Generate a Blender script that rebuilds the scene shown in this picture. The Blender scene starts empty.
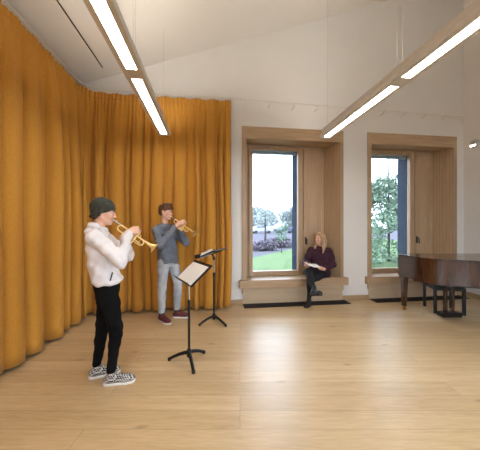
import bpy, bmesh, math, random
import numpy as np
from mathutils import Vector, Matrix

random.seed(7)
RNG = np.random.default_rng(11)
SC = bpy.context.scene
COL = SC.collection
PI = math.pi

# ------------------------------------------------------------------ materials
def lin(r, g, b):
    f = lambda c: (c / 255 / 12.92) if c / 255 <= .04045 else ((c / 255 + .055) / 1.055) ** 2.4
    return (f(r), f(g), f(b), 1)

def newmat(name):
    m = bpy.data.materials.new(name); m.use_nodes = True
    nt = m.node_tree
    return m, nt, nt.nodes['Principled BSDF']

def setv(n, **k):
    for a, v in k.items():
        n.inputs[a.replace('_', ' ')].default_value = v

def coords(nt, scale=(1, 1, 1), rot=(0, 0, 0)):
    tc = nt.nodes.new('ShaderNodeTexCoord'); mp = nt.nodes.new('ShaderNodeMapping')
    mp.inputs['Scale'].default_value = scale; mp.inputs['Rotation'].default_value = rot
    nt.links.new(tc.outputs['Object'], mp.inputs['Vector'])
    return mp.outputs['Vector']

def noise(nt, vec, scale, detail=4, rough=.55, dist=0):
    n = nt.nodes.new('ShaderNodeTexNoise')
    setv(n, Scale=scale, Detail=detail, Roughness=rough, Distortion=dist)
    nt.links.new(vec, n.inputs['Vector'])
    return n.outputs['Fac']

def ramp(nt, fac, stops):
    r = nt.nodes.new('ShaderNodeValToRGB'); e = r.color_ramp.elements
    while len(e) < len(stops): e.new(.5)
    for el, (p, c) in zip(e, stops): el.position = p; el.color = c
    nt.links.new(fac, r.inputs['Fac'])
    return r.outputs['Color']

def mixc(nt, fac, a, b, mode='MIX'):
    m = nt.nodes.new('ShaderNodeMix'); m.data_type = 'RGBA'; m.blend_type = mode
    for sock, v in ((m.inputs[0], fac), (m.inputs[6], a), (m.inputs[7], b)):
        if isinstance(v, (int, float, tuple)): sock.default_value = v
        else: nt.links.new(v, sock)
    return m.outputs[2]

def bump(nt, bsdf, h, strength=.2, dist=.01):
    b = nt.nodes.new('ShaderNodeBump'); setv(b, Strength=strength, Distance=dist)
    nt.links.new(h, b.inputs['Height']); nt.links.new(b.outputs['Normal'], bsdf.inputs['Normal'])

def plain(name, c, rough=.5, metal=0, var=.06, nscale=30, bmp=0):
    m, nt, b = newmat(name)
    setv(b, Roughness=rough, Metallic=metal)
    v = coords(nt)
    f = noise(nt, v, nscale)
    lo = tuple(x * (1 - var) for x in c[:3]) + (1,); hi = tuple(min(1, x * (1 + var)) for x in c[:3]) + (1,)
    nt.links.new(ramp(nt, f, [(.3, lo), (.7, hi)]), b.inputs['Base Color'])
    if bmp: bump(nt, b, f, bmp, .004)
    return m

def wood(name, c1, c2, axis='z', scale=1.0, rough=.45, grooves=False):
    m, nt, b = newmat(name)
    setv(b, Roughness=rough)
    s = {'x': (.9, 14, 14), 'y': (14, .9, 14), 'z': (14, 14, .9)}[axis]
    v = coords(nt, tuple(q * scale for q in s))
    f1 = noise(nt, v, 1.6, 6, .6, .6)
    f2 = noise(nt, v, 9, 3, .6)
    base = ramp(nt, f1, [(.32, c2), (.62, c1)])
    base = mixc(nt, .25, base, ramp(nt, f2, [(.35, c2), (.6, c1)]))
    if grooves:
        w = nt.nodes.new('ShaderNodeTexWave'); w.wave_type = 'BANDS'; w.bands_direction = 'X'
        setv(w, Scale=1.0, Distortion=0)
        nt.links.new(coords(nt, (11, 11, 11)), w.inputs['Vector'])
        g = ramp(nt, w.outputs['Fac'], [(.0, (.72, .72, .72, 1)), (.12, (1, 1, 1, 1))])
        base = mixc(nt, 1.0, base, g, 'MULTIPLY')
        bump(nt, b, w.outputs['Fac'], .3, .004)
    nt.links.new(base, b.inputs['Base Color'])
    return m

def floor_mat():
    m, nt, b = newmat('oak planks')
    br = nt.nodes.new('ShaderNodeTexBrick')
    br.offset = .37; br.offset_frequency = 3
    setv(br, Scale=1.0, Mortar_Size=.0014, Mortar_Smooth=.3, Bias=0, Brick_Width=3.1, Row_Height=.18,
         Color1=(0, 0, 0, 1), Color2=(1, 1, 1, 1), Mortar=(.5, .5, .5, 1))
    turned = coords(nt, (1, 1, 1), (0, 0, math.radians(7.2)))     # the boards run a little askew to the window wall
    nt.links.new(turned, br.inputs['Vector'])
    mp = nt.nodes.new('ShaderNodeMapping'); mp.inputs['Scale'].default_value = (1.1, 13, 1)
    nt.links.new(turned, mp.inputs['Vector']); v = mp.outputs['Vector']
    # every plank reads the grain somewhere else
    sep = nt.nodes.new('ShaderNodeVectorMath'); sep.operation = 'MULTIPLY_ADD'
    nt.links.new(br.outputs['Color'], sep.inputs[0]); sep.inputs[1].default_value = (31, 17, 5)
    nt.links.new(v, sep.inputs[2])
    f1 = noise(nt, sep.outputs[0], 1.3, 6, .62, .8)
    f2 = noise(nt, sep.outputs[0], 7, 3, .6)
    c = ramp(nt, f1, [(.25, lin(187, 158, 114)), (.5, lin(205, 178, 135)), (.75, lin(217, 194, 153))])
    c = mixc(nt, .22, c, ramp(nt, f2, [(.35, lin(174, 145, 107)), (.6, lin(218, 197, 164))]))
    tone = ramp(nt, br.outputs['Color'], [(.0, lin(240, 235, 229)), (.5, lin(249, 247, 244)), (1, lin(255, 255, 255))])
    c = mixc(nt, 1.0, c, tone, 'MULTIPLY')
    kn = nt.nodes.new('ShaderNodeTexVoronoi'); kn.voronoi_dimensions = '2D'; setv(kn, Scale=1.0, Randomness=1)
    nt.links.new(coords(nt, (.62, 1.7, 1)), kn.inputs['Vector'])
    kf = ramp(nt, kn.outputs['Distance'], [(.01, (1, 1, 1, 1)), (.042, (0, 0, 0, 1))])
    c = mixc(nt, mixc(nt, .5, (0, 0, 0, 1), kf), c, lin(128, 98, 66))
    c = mixc(nt, br.outputs['Fac'], c, lin(138, 108, 74))
    nt.links.new(c, b.inputs['Base Color'])
    rr = nt.nodes.new('ShaderNodeMapRange'); setv(rr, To_Min=.30, To_Max=.44); b.inputs['Specular IOR Level'].default_value = .8
    nt.links.new(f1, rr.inputs['Value']); nt.links.new(rr.outputs[0], b.inputs['Roughness'])
    bump(nt, b, br.outputs['Fac'], -.25, .003)
    return m

def emit(name, c, s):
    m, nt, b = newmat(name)
    setv(b, Base_Color=c, Emission_Color=c, Emission_Strength=s, Roughness=.6)
    return m

def glass_mat():
    m = bpy.data.materials.new('window glass'); m.use_nodes = True
    nt = m.node_tree; nt.nodes.clear()
    o = nt.nodes.new('ShaderNodeOutputMaterial'); mx = nt.nodes.new('ShaderNodeMixShader')
    t = nt.nodes.new('ShaderNodeBsdfTransparent'); g = nt.nodes.new('ShaderNodeBsdfGlossy')
    fr = nt.nodes.new('ShaderNodeFresnel'); fr.inputs['IOR'].default_value = 1.3
    t.inputs['Color'].default_value = (.93, .96, .97, 1); g.inputs['Roughness'].default_value = .02
    nt.links.new(fr.outputs[0], mx.inputs[0]); nt.links.new(t.outputs[0], mx.inputs[1])
    nt.links.new(g.outputs[0], mx.inputs[2]); nt.links.new(mx.outputs[0], o.inputs[0])
    return m

def checker_mat():
    m, nt, b = newmat('checkered canvas')
    ch = nt.nodes.new('ShaderNodeTexChecker'); setv(ch, Color1=lin(196, 190, 182), Color2=lin(20, 18, 20), Scale=1)
    nt.links.new(coords(nt, (72, 72, 72), (.02, .03, .78)), ch.inputs['Vector'])
    nt.links.new(ch.outputs['Color'], b.inputs['Base Color']); setv(b, Roughness=.8)
    return m

def curtain_mat():
    m, nt, b = newmat('ochre wool')
    f = noise(nt, coords(nt, (60, 60, 8)), 4, 3)
    nt.links.new(ramp(nt, f, [(.3, lin(178, 123, 36)), (.7, lin(196, 138, 46))]), b.inputs['Base Color'])
    setv(b, Roughness=.85); b.inputs['Sheen Weight'].default_value = .08
    bump(nt, b, noise(nt, coords(nt, (300, 300, 300)), 1, 2), .15, .002)
    return m

def beanie_mat():
    m, nt, b = newmat('ribbed knit')
    w = nt.nodes.new('ShaderNodeTexWave'); w.wave_type = 'RINGS'; w.rings_direction = 'Z'
    n = noise(nt, coords(nt, (90, 90, 20)), 1, 3)
    nt.links.new(ramp(nt, n, [(.35, lin(42, 42, 34)), (.65, lin(66, 66, 54))]), b.inputs['Base Color'])
    setv(b, Roughness=.95); bump(nt, b, n, .5, .006)
    return m

def sheet_mat():
    m, nt, b = newmat('printed music page')
    w = nt.nodes.new('ShaderNodeTexWave'); w.wave_type = 'BANDS'; w.bands_direction = 'Y'
    nt.links.new(coords(nt, (17, 17, 17)), w.inputs['Vector']); setv(w, Scale=1)
    st = ramp(nt, w.outputs['Fac'], [(.28, (1, 1, 1, 1)), (.36, (0, 0, 0, 1))])
    n = noise(nt, coords(nt, (160, 160, 1)), 1, 2)
    nn = ramp(nt, n, [(.45, (0, 0, 0, 1)), (.6, (1, 1, 1, 1))])
    mk = mixc(nt, 1.0, st, nn, 'MULTIPLY')
    nt.links.new(mixc(nt, mk, lin(250, 249, 248), lin(170, 168, 170)), b.inputs['Base Color'])
    setv(b, Roughness=.7)
    return m

def denim_mat(name, a, b_):
    m, nt, b = newmat(name)
    n = noise(nt, coords(nt, (9, 9, 4)), 1, 4)
    n2 = noise(nt, coords(nt, (240, 240, 120)), 1, 2)
    nt.links.new(mixc(nt, .25, ramp(nt, n, [(.35, a), (.65, b_)]), ramp(nt, n2, [(.4, a), (.6, b_)])), b.inputs['Base Color'])
    setv(b, Roughness=1, Specular_IOR_Level=.15); bump(nt, b, n, .4, .012)
    return m

def hair_mat(name, a, b_):
    m, nt, b = newmat(name)
    n = noise(nt, coords(nt, (120, 120, 14)), 1, 3)
    nt.links.new(ramp(nt, n, [(.3, a), (.7, b_)]), b.inputs['Base Color'])
    setv(b, Roughness=.5); bump(nt, b, n, .5, .006)
    return m

def leaf_mat(name, a, b_):
    m, nt, b = newmat(name)
    n = noise(nt, coords(nt, (1, 1, 1)), 2.2, 4)
    nt.links.new(ramp(nt, n, [(.35, a), (.65, b_)]), b.inputs['Base Color'])
    setv(b, Roughness=.9, Specular_IOR_Level=0)
    return m

def mahogany_mat():
    m, nt, b = newmat('polished mahogany')
    v = coords(nt, (10, 10, .9))
    f = noise(nt, v, 1.5, 5, .6, .9)
    nt.links.new(ramp(nt, f, [(.3, lin(52, 27, 16)), (.55, lin(66, 36, 21)), (.75, lin(84, 46, 26))]), b.inputs['Base Color'])
    setv(b, Roughness=.22); b.inputs['Coat Weight'].default_value = .6; b.inputs['Coat Roughness'].default_value = .06
    return m

M = dict(
    floor=floor_mat(), wall=plain('white wall paint', lin(226, 224, 221), .8, 0, .012, 3),
    ceil=plain('white acoustic plaster', lin(224, 221, 216), .85, 0, .02, 90, .1),
    oak=wood('oak casing', lin(184, 157, 126), lin(166, 138, 106), 'z'),
    oakx=wood('oak board', lin(184, 157, 126), lin(164, 136, 104), 'x'),
    oakpale=wood('oak plinth', lin(196, 174, 146), lin(180, 156, 126), 'x'),
    oakgroove=wood('grooved oak', lin(178, 151, 120), lin(160, 132, 100), 'z', grooves=True),
    skirting=wood('skirting oak', lin(178, 150, 116), lin(158, 130, 98), 'x'),
    dark=plain('dark grille metal', lin(40, 32, 28), .5, .3), slot=plain('black slot', lin(70, 62, 55), .8),
    glass=glass_mat(), bluemetal=leaf_mat('blue grey outer cladding', lin(52, 59, 70), lin(58, 64, 75)),
    blindgrey=plain('blind grey', lin(150, 155, 160), .5), blackmetal=plain('black metal', lin(24, 24, 27), .42, .4), chrome=plain('chrome', lin(205, 205, 205), .18, 1, .02),
    alu=plain('grey aluminium', lin(206, 201, 193), .5, 0, .03), white=plain('white enamel', lin(222, 218, 210), .5),
    lamp=emit('lit diffuser', (1, .95, .86, 1), 24.5), added_uplight=emit('added uplight glow', (1, .95, .86, 1), 36.0), cable=plain('steel cable', lin(190, 182, 170), .5, .3),  # the upper diffuser is an added glow for ceiling and upper walls
    curtain=curtain_mat(), mahog=mahogany_mat(), black=plain('black lacquer', lin(18, 17, 19), .3),
    leather=plain('black leatherette', lin(24, 23, 25), .5), brass=plain('brass', lin(190, 150, 84), .3, 1, .04),
    brasslac=plain('lacquered brass', lin(246, 216, 150), .34, 1, .03),
    ivory=plain('ivory', lin(235, 230, 215), .35), paper=sheet_mat(), plainpaper=plain('paper', lin(238, 236, 232), .7, 0, .02),
    skin=plain('fair skin', lin(222, 172, 146), .5, 0, .04, 14), lips=plain('lip', lin(186, 112, 100), .45),
    eyew=plain('eye white', lin(232, 228, 224), .2), iris=plain('iris', lin(50, 42, 36), .2),
    hoodie=plain('pale grey jersey', lin(222, 216, 215), .92, 0, .03, 60, .2), jeansblack=denim_mat('black denim', lin(11, 10, 11), lin(20, 18, 18)),
    zip=plain('dark zip', lin(70, 66, 66), .5), checker=checker_mat(), solewhite=plain('white rubber', lin(222, 218, 212), .6),
    beanie=beanie_mat(), sweat=plain('slate jersey', lin(106, 111, 121), .92, 0, .12, 18, .3),
    jeansblue=denim_mat('washed denim', lin(146, 150, 156), lin(188, 190, 193)), maroonshoe=plain('maroon canvas', lin(92, 38, 42), .8),
    sock=plain('dark sock', lin(40, 38, 44), .9), hairbrown=hair_mat('brown hair', lin(70, 46, 30), lin(108, 72, 46)),
    hairdark=hair_mat('dark brown hair', lin(56, 40, 28), lin(84, 60, 42)),
    hairblond=hair_mat('blond hair', lin(128, 96, 66), lin(204, 174, 134)), knit=plain('plum knit', lin(60, 30, 44), .95, 0, .15, 70, .3),
    trouser=plain('black trouser', lin(26, 26, 30), .85), boot=plain('black boot leather', lin(24, 22, 24), .35),
    grass=leaf_mat('lawn', lin(84, 99, 72), lin(92, 107, 80)), paving=leaf_mat('grey paving', lin(80, 78, 86), lin(90, 88, 95)),
    bark=plain('bark', lin(62, 56, 54), .9), leafa=leaf_mat('pale leaves', lin(92, 112, 94), lin(122, 140, 122)),
    leafb=leaf_mat('haze toned leaves', lin(122, 130, 128), lin(146, 154, 151)), shrub=leaf_mat('mauve shrub', lin(88, 82, 92), lin(112, 105, 113)),  # distance haze is put into the paler leaf colour
    carwhite=plain('white car paint', lin(130, 132, 138), .3), cardark=plain('dark car paint', lin(58, 63, 76), .3),
    carglass=plain('car glass', lin(60, 70, 84), .15), tyre=plain('tyre', lin(34, 34, 36), .8),
)

# ------------------------------------------------------------------ objects
def tag(o, label=None, cat=None, group=None, kind=None):
    if label: o['label'] = label
    if cat: o['category'] = cat
    if group: o['group'] = group
    if kind: o['kind'] = kind
    return o

def empty(name, loc=(0, 0, 0), rz=0, mat=None):
    o = bpy.data.objects.new(name, None); COL.objects.link(o)
    o.empty_display_size = .1
    if mat is not None: o.matrix_world = mat
    else: o.location = loc; o.rotation_euler = (0, 0, rz)
    return o

def link(name, me, mats, parent=None, smooth=True):
    if not isinstance(mats, (list, tuple)): mats = [mats]
    for m in mats: me.materials.append(m)
    if smooth:
        me.polygons.foreach_set('use_smooth', [True] * len(me.polygons))
    o = bpy.data.objects.new(name, me); COL.objects.link(o)
    if parent is not None: o.parent = parent
    return o

def obj(name, bm, mat, parent=None, smooth=False, ang=None):
    bm.normal_update()
    me = bpy.data.meshes.new(name); bm.to_mesh(me); bm.free()
    o = link(name, me, mat, parent, smooth)
    if ang and smooth: me.set_sharp_from_angle(angle=math.radians(ang))
    return o

def BM(): return bmesh.new()

def box(bm, x0, x1, y0, y1, z0, z1, bev=0, mi=0):
    r = bmesh.ops.create_cube(bm, size=1)
    vs = r['verts']
    bmesh.ops.scale(bm, vec=(x1 - x0, y1 - y0, z1 - z0), verts=vs)
    bmesh.ops.translate(bm, vec=((x0 + x1) / 2, (y0 + y1) / 2, (z0 + z1) / 2), verts=vs)
    fs = {f for v in vs for f in v.link_faces}
    for f in fs: f.material_index = mi
    if bev:
        es = list({e for v in vs for e in v.link_edges})
        bmesh.ops.bevel(bm, geom=es, offset=bev, segments=2, affect='EDGES', profile=.6)
    return bm

def boxes(*a, bev=0):
    bm = BM()
    for t in a: box(bm, *t, bev=bev)
    return bm

def prism(bm, pts, z0, z1):
    lo = [bm.verts.new((x, y, z0)) for x, y in pts]; hi = [bm.verts.new((x, y, z1)) for x, y in pts]
    n = len(pts)
    bm.faces.new(lo[::-1]); bm.faces.new(hi)
    for i in range(n): bm.faces.new((lo[i], lo[(i + 1) % n], hi[(i + 1) % n], hi[i]))
    return bm

def tube(bm, pts, r, seg=8, cap=True):
    pts = [Vector(p) for p in pts]; n = len(pts)
    rs = r if isinstance(r, (list, tuple)) else [r] * n
    t0 = (pts[1] - pts[0]).normalized()
    up = Vector((0, 0, 1)) if abs(t0.z) < .9 else Vector((1, 0, 0))
    a = t0.cross(up).normalized(); rings = []
    for i, p in enumerate(pts):
        t = (pts[min(i + 1, n - 1)] - pts[max(i - 1, 0)]).normalized()
        a = (a - t * a.dot(t)).normalized(); b = t.cross(a)
        rings.append([bm.verts.new(p + (a * math.cos(2 * PI * k / seg) + b * math.sin(2 * PI * k / seg)) * rs[i]) for k in range(seg)])
    for i in range(n - 1):
        for k in range(seg):
            bm.faces.new((rings[i][k], rings[i][(k + 1) % seg], rings[i + 1][(k + 1) % seg], rings[i + 1][k]))
    if cap:
        bm.faces.new(rings[0][::-1]); bm.faces.new(rings[-1])
    return bm

def lathe(bm, prof, seg=20, origin=(0, 0, 0), axis='z'):
    o = Vector(origin); rings = []
    for h, r in prof:
        ring = []
        for k in range(seg):
            c, s = math.cos(2 * PI * k / seg) * r, math.sin(2 * PI * k / seg) * r
            v = (c, s, h) if axis == 'z' else (h, c, s)
            ring.append(bm.verts.new(o + Vector(v)))
        rings.append(ring)
    for i in range(len(prof) - 1):
        for k in range(seg):
            bm.faces.new((rings[i][k], rings[i][(k + 1) % seg], rings[i + 1][(k + 1) % seg], rings[i + 1][k]))
    bm.faces.new(rings[0][::-1]); bm.faces.new(rings[-1])
    return bm

def arc(c, r, a0, a1, n, u, v):
    c, u, v = Vector(c), Vector(u), Vector(v)
    return [c + u * r * math.cos(a0 + (a1 - a0) * i / n) + v * r * math.sin(a0 + (a1 - a0) * i / n) for i in range(n + 1)]

# ------------------------------------------------------------------ signed distance modelling
class Field:
    def __init__(s, lo, hi, h):
        s.h = h; s.lo = np.array(lo, np.float32)
        s.n = tuple(int(math.ceil((b - a) / h)) + 1 for a, b in zip(lo, hi))
        s.d = np.full(s.n, 9.0, np.float32)
    def sub(s, lo, hi, m):
        i0 = [max(0, int((a - m - o) / s.h)) for a, o in zip(lo, s.lo)]
        i1 = [min(n, int((b + m - o) / s.h) + 2) for b, o, n in zip(hi, s.lo, s.n)]
        if any(a >= b for a, b in zip(i0, i1)): return None
        sl = tuple(slice(a, b) for a, b in zip(i0, i1))
        ax = [(np.arange(a, b, dtype=np.float32) * s.h + o) for a, b, o in zip(i0, i1, s.lo)]
        return sl, ax[0][:, None, None], ax[1][None, :, None], ax[2][None, None, :]
    def merge(s, sl, e, k, op='u'):
        a = s.d[sl]
        if op == 'u':
            if k <= 0: r = np.minimum(a, e)
            else:
                q = np.clip(.5 + .5 * (a - e) / k, 0, 1); r = a * (1 - q) + e * q - k * q * (1 - q)
        else:
            e = -e
            q = np.clip(.5 - .5 * (a - e) / max(k, 1e-5), 0, 1); r = a * (1 - q) + e * q + k * q * (1 - q)
        s.d[sl] = r
    def cone(s, a, b, ra, rb, k=.01, op='u'):
        a = np.array(a, np.float32); b = np.array(b, np.float32); R = max(ra, rb)
        g = s.sub(np.minimum(a, b) - R, np.maximum(a, b) + R, k + 3 * s.h)
        if g is None: return
        sl, X, Y, Z = g; ba = b - a; L = float(ba @ ba) + 1e-9
        t = np.clip(((X - a[0]) * ba[0] + (Y - a[1]) * ba[1] + (Z - a[2]) * ba[2]) / L, 0, 1)
        e = np.sqrt((X - a[0] - t * ba[0]) ** 2 + (Y - a[1] - t * ba[1]) ** 2 + (Z - a[2] - t * ba[2]) ** 2) - (ra + (rb - ra) * t)
        s.merge(sl, e, k, op)
    def chain(s, pts, rs, k=.01):
        for i in range(len(pts) - 1): s.cone(pts[i], pts[i + 1], rs[i], rs[i + 1], k)
    def ell(s, c, r, k=.01, R=None, op='u'):
        c = np.array(c, np.float32); m = max(r)
        g = s.sub(c - m, c + m, k + 3 * s.h)
        if g is None: return
        sl, X, Y, Z = g; X = X - c[0]; Y = Y - c[1]; Z = Z - c[2]
        if R is not None:   # rows of R = local axes
            X, Y, Z = (R[i][0] * X + R[i][1] * Y + R[i][2] * Z for i in range(3))
        k0 = np.sqrt((X / r[0]) ** 2 + (Y / r[1]) ** 2 + (Z / r[2]) ** 2) + 1e-6
        k1 = np.sqrt((X / r[0] ** 2) ** 2 + (Y / r[1] ** 2) ** 2 + (Z / r[2] ** 2) ** 2) + 1e-6
        s.merge(sl, k0 * (k0 - 1) / k1, k, op)
    def loft(s, secs, k=.02, p=2.3):
        """secs: (z, cx, cy, half depth, half width) bottom to top"""
        a = np.array(secs, np.float32); R = float(max(a[:, 3].max(), a[:, 4].max())) + .02
        lo = (a[:, 1].min() - R, a[:, 2].min() - R, a[0, 0]); hi = (a[:, 1].max() + R, a[:, 2].max() + R, a[-1, 0])
        g = s.sub(lo, hi, k + 3 * s.h)
        sl, X, Y, Z = g; zz = Z.ravel()
        cx, cy, hx, hy = (np.interp(zz, a[:, 0], a[:, i])[None, None, :] for i in (1, 2, 3, 4))
        q = (np.abs((X - cx) / hx) ** p + np.abs((Y - cy) / hy) ** p) ** (1 / p)
        e = (q - 1) * np.minimum(hx, hy)
        w = np.maximum(a[0, 0] - Z, Z - a[-1, 0]) + .012
        e2 = np.where(w > 0, np.sqrt(np.maximum(e + .012, 0) ** 2 + np.maximum(w, 0) ** 2) - .012 + np.minimum(np.maximum(e + .012, w), 0), e)
        s.merge(sl, e2.astype(np.float32), k)
    def plane(s, n, c):      # keep the half space n.p <= c
        ax = [(np.arange(m, dtype=np.float32) * s.h + o) for m, o in zip(s.n, s.lo)]
        e = ax[0][:, None, None] * n[0] + ax[1][None, :, None] * n[1] + ax[2][None, None, :] * n[2] - c
        s.d = np.maximum(s.d, e.astype(np.float32))
    def folds(s, amp, f=(30, 26, 40), seed=0):
        ax = [(np.arange(m, dtype=np.float32) * s.h + o) for m, o in zip(s.n, s.lo)]
        X, Y, Z = ax[0][:, None, None], ax[1][None, :, None], ax[2][None, None, :]
        q = np.sin(f[0] * X + 1.7 * np.sin(9 * Z + seed) + seed) * np.sin(f[2] * Z + 8 * Y + 1.3 * np.sin(11 * X + seed * 2))
        q = q + .6 * np.sin(f[1] * Y + 14 * Z + 2 * np.sin(13 * X + 5 * Y) + seed * 3)
        s.d += amp * q.astype(np.float32)
    def mesh(s, name):
        d = s.d; h = s.h
        ins = d < 0
        n = d.shape
        c = [ins[i:n[0] - 1 + i, j:n[1] - 1 + j, k:n[2] - 1 + k] for i in (0, 1) for j in (0, 1) for k in (0, 1)]
        al = c[0].copy(); an = c[0].copy()
        for q in c[1:]: al &= q; an |= q
        act = an & ~al
        I = np.argwhere(act)
        idx = np.full(act.shape, -1, np.int64); idx[act] = np.arange(len(I))
        corn = [(i, j, k) for i in (0, 1) for j in (0, 1) for k in (0, 1)]
        acc = np.zeros((len(I), 3)); cnt = np.zeros(len(I))
        val = {q: d[I[:, 0] + q[0], I[:, 1] + q[1], I[:, 2] + q[2]].astype(np.float64) for q in corn}
        for q in corn:
            for ax in range(3):
                if q[ax]: continue
                q2 = list(q); q2[ax] = 1; q2 = tuple(q2)
                a, b = val[q], val[q2]; m = (a < 0) != (b < 0)
                t = np.where(m, a / np.where(m, a - b, 1), 0)
                p = np.array(q, float)[None, :] + np.zeros((len(I), 1)); p[:, ax] += t
                acc += p * m[:, None]; cnt += m
        V = (I + acc / cnt[:, None]) * h + s.lo
        F = []
        for ax in range(3):
            o = [a for a in range(3) if a != ax]
            sa = [slice(None)] * 3; sb = [slice(None)] * 3
            sa[ax] = slice(0, -1); sb[ax] = slice(1, None)
            A, B = ins[tuple(sa)], ins[tuple(sb)]
            E = np.argwhere(A != B)
            ok = (E[:, o[0]] > 0) & (E[:, o[1]] > 0) & (E[:, o[0]] < act.shape[o[0]]) & (E[:, o[1]] < act.shape[o[1]])
            E = E[ok]; fl = A[tuple(E.T)]
            def cell(d0, d1):
                q = E.copy(); q[:, o[0]] += d0; q[:, o[1]] += d1
                return idx[tuple(q.T)]
            quad = np.stack([cell(-1, -1), cell(0, -1), cell(0, 0), cell(-1, 0)], 1)
            if ax == 1: fl = ~fl
            quad[~fl] = quad[~fl][:, ::-1]
            F.append(quad)
        F = np.concatenate(F)
        me = bpy.data.meshes.new(name)
        me.vertices.add(len(V)); me.vertices.foreach_set('co', V.astype(np.float32).ravel())
        me.loops.add(len(F) * 4); me.loops.foreach_set('vertex_index', F.astype(np.int32).ravel())
        me.polygons.add(len(F)); me.polygons.foreach_set('loop_start', np.arange(0, len(F) * 4, 4, dtype=np.int32))
        me.update(calc_edges=True); me.validate()
        return me

# ------------------------------------------------------------------ the room
XL, XR, YB, YF = -2.32, 5.43, 4.62, -4.2
def ceil_z(x): return 4.02 + .365 * (x + 2.1)

def structure(o): return tag(o, kind='structure')

structure(obj('floor', boxes((XL - .2, XR + .2, YF - .2, YB + .7, -.12, 0)), M['floor']))
bm = BM()
zl, zr = ceil_z(XL - .2), ceil_z(XR + .2)
q = [(XL - .2, zl), (XR + .2, zr), (XR + .2, zr + .2), (XL - .2, zl + .2)]
lo = [bm.verts.new((x, YF - .2, z)) for x, z in q]; hi = [bm.verts.new((x, YB + .7, z)) for x, z in q]
bm.faces.new(lo); bm.faces.new(hi[::-1])
for i in range(4): bm.faces.new((lo[i], hi[i], hi[(i + 1) % 4], lo[(i + 1) % 4]))
bmesh.ops.recalc_face_normals(bm, faces=bm.faces)
structure(obj('ceiling', bm, M['ceil']))
structure(obj('wall_left', boxes((XL - .2, XL, YF - .2, YB + .63, 0, 4.1)), M['wall']))
ADDED_RW = [(-3.4, -1.2), (-.6, 1.6)]; FZ = (.6, 3.2)  # right-wall windows out of view, added to bring in side light
bm = BM(); fy = [YF - .2] + [v for q in ADDED_RW for v in q] + [YB + .63]
for i in (0, 2, 4): box(bm, XR, XR + .2, fy[i], fy[i + 1], 0, 6.9)
for a, b in ADDED_RW: box(bm, XR, XR + .2, a, b, 0, FZ[0]); box(bm, XR, XR + .2, a, b, FZ[1], 6.9)
structure(obj('wall_right', bm, M['wall']))
ADDED_FW = [(-1.5, .7), (2.2, 4.4)]; FZ = (.6, 3.2)  # windows behind the camera, added to brighten the room
bm = BM(); fx = [XL] + [v for q in ADDED_FW for v in q] + [XR]
for i in (0, 2, 4): box(bm, fx[i], fx[i + 1], YF - .2, YF, 0, 6.9)
for a, b in ADDED_FW: box(bm, a, b, YF - .2, YF, 0, FZ[0]); box(bm, a, b, YF - .2, YF, FZ[1], 6.9)
structure(obj('wall_front', bm, M['wall']))
for n, (a, b) in enumerate(ADDED_FW + ADDED_RW):  # frames and panes of the unseen added windows
    r = structure(empty('window_%d' % (n + 3), (a, YF, FZ[0]) if n < 2 else (XR, a, FZ[0]), 0 if n < 2 else PI / 2)); w_, h_ = b - a, FZ[1] - FZ[0]
    structure(obj('window_frame', boxes((0, .07, -.14, -.06, 0, h_), (w_ - .07, w_, -.14, -.06, 0, h_), (.07, w_ - .07, -.14, -.06, 0, .08), (.07, w_ - .07, -.14, -.06, h_ - .07, h_), (w_ / 2 - .035, w_ / 2 + .035, -.14, -.06, .08, h_ - .07), bev=.004), M['oak'], r))
    structure(obj('pane', boxes((.07, w_ - .07, -.104, -.096, .08, h_ - .07)), M['glass'], r))
W = [(.62, 2.667), (3.195, 5.242)]
bm = BM()
def wallrect(x0, x1, z0, z1, y0, y1): box(bm, x0, x1, y0, y1, z0, z1)
xs = [XL, W[0][0] + .03, W[0][1] - .03, W[1][0] + .03, W[1][1] - .03, XR]
for i in (0, 2, 4): wallrect(xs[i], xs[i + 1], 0, 7.0, YB, YB + .36)
for i in (1, 3): wallrect(xs[i], xs[i + 1], 3.3, 7.0, YB, YB + .36)
ys = [XL] + [v for a, b in W for v in (a + .21, a + 1.24)] + [XR]
for i in (0, 2, 4): wallrect(ys[i], ys[i + 1], 0, 7.0, YB + .36, YB + .62)
for i in (1, 3):
    wallrect(ys[i], ys[i + 1], 3.08, 7.0, YB + .36, YB + .62); wallrect(ys[i], ys[i + 1], 0, .5, YB + .36, YB + .62)
structure(obj('wall_back', bm, M['wall']))
for k, (a, b) in enumerate(((XL + .02, W[0][0] + .02), (W[0][1] - .06, W[1][0] + .02), (W[1][1] - .06, XR))):
    structure(obj('baseboard_back' if k == 0 else 'baseboard_back.%03d' % k, boxes((a, b, YB - .018, YB, 0, .085), bev=.003), M['skirting']))
structure(obj('baseboard_right', boxes((XR - .018, XR, YF, YB - .02, 0, .085)), M['skirting']))
# linear slot in the ceiling
bm = BM()
x = -1.77; z = ceil_z(x)
box(bm, x - .008, x + .008, -3.8, 4.36, z - .006, z + .004)
structure(obj('trim_1', bm, M['slot']))

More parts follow.
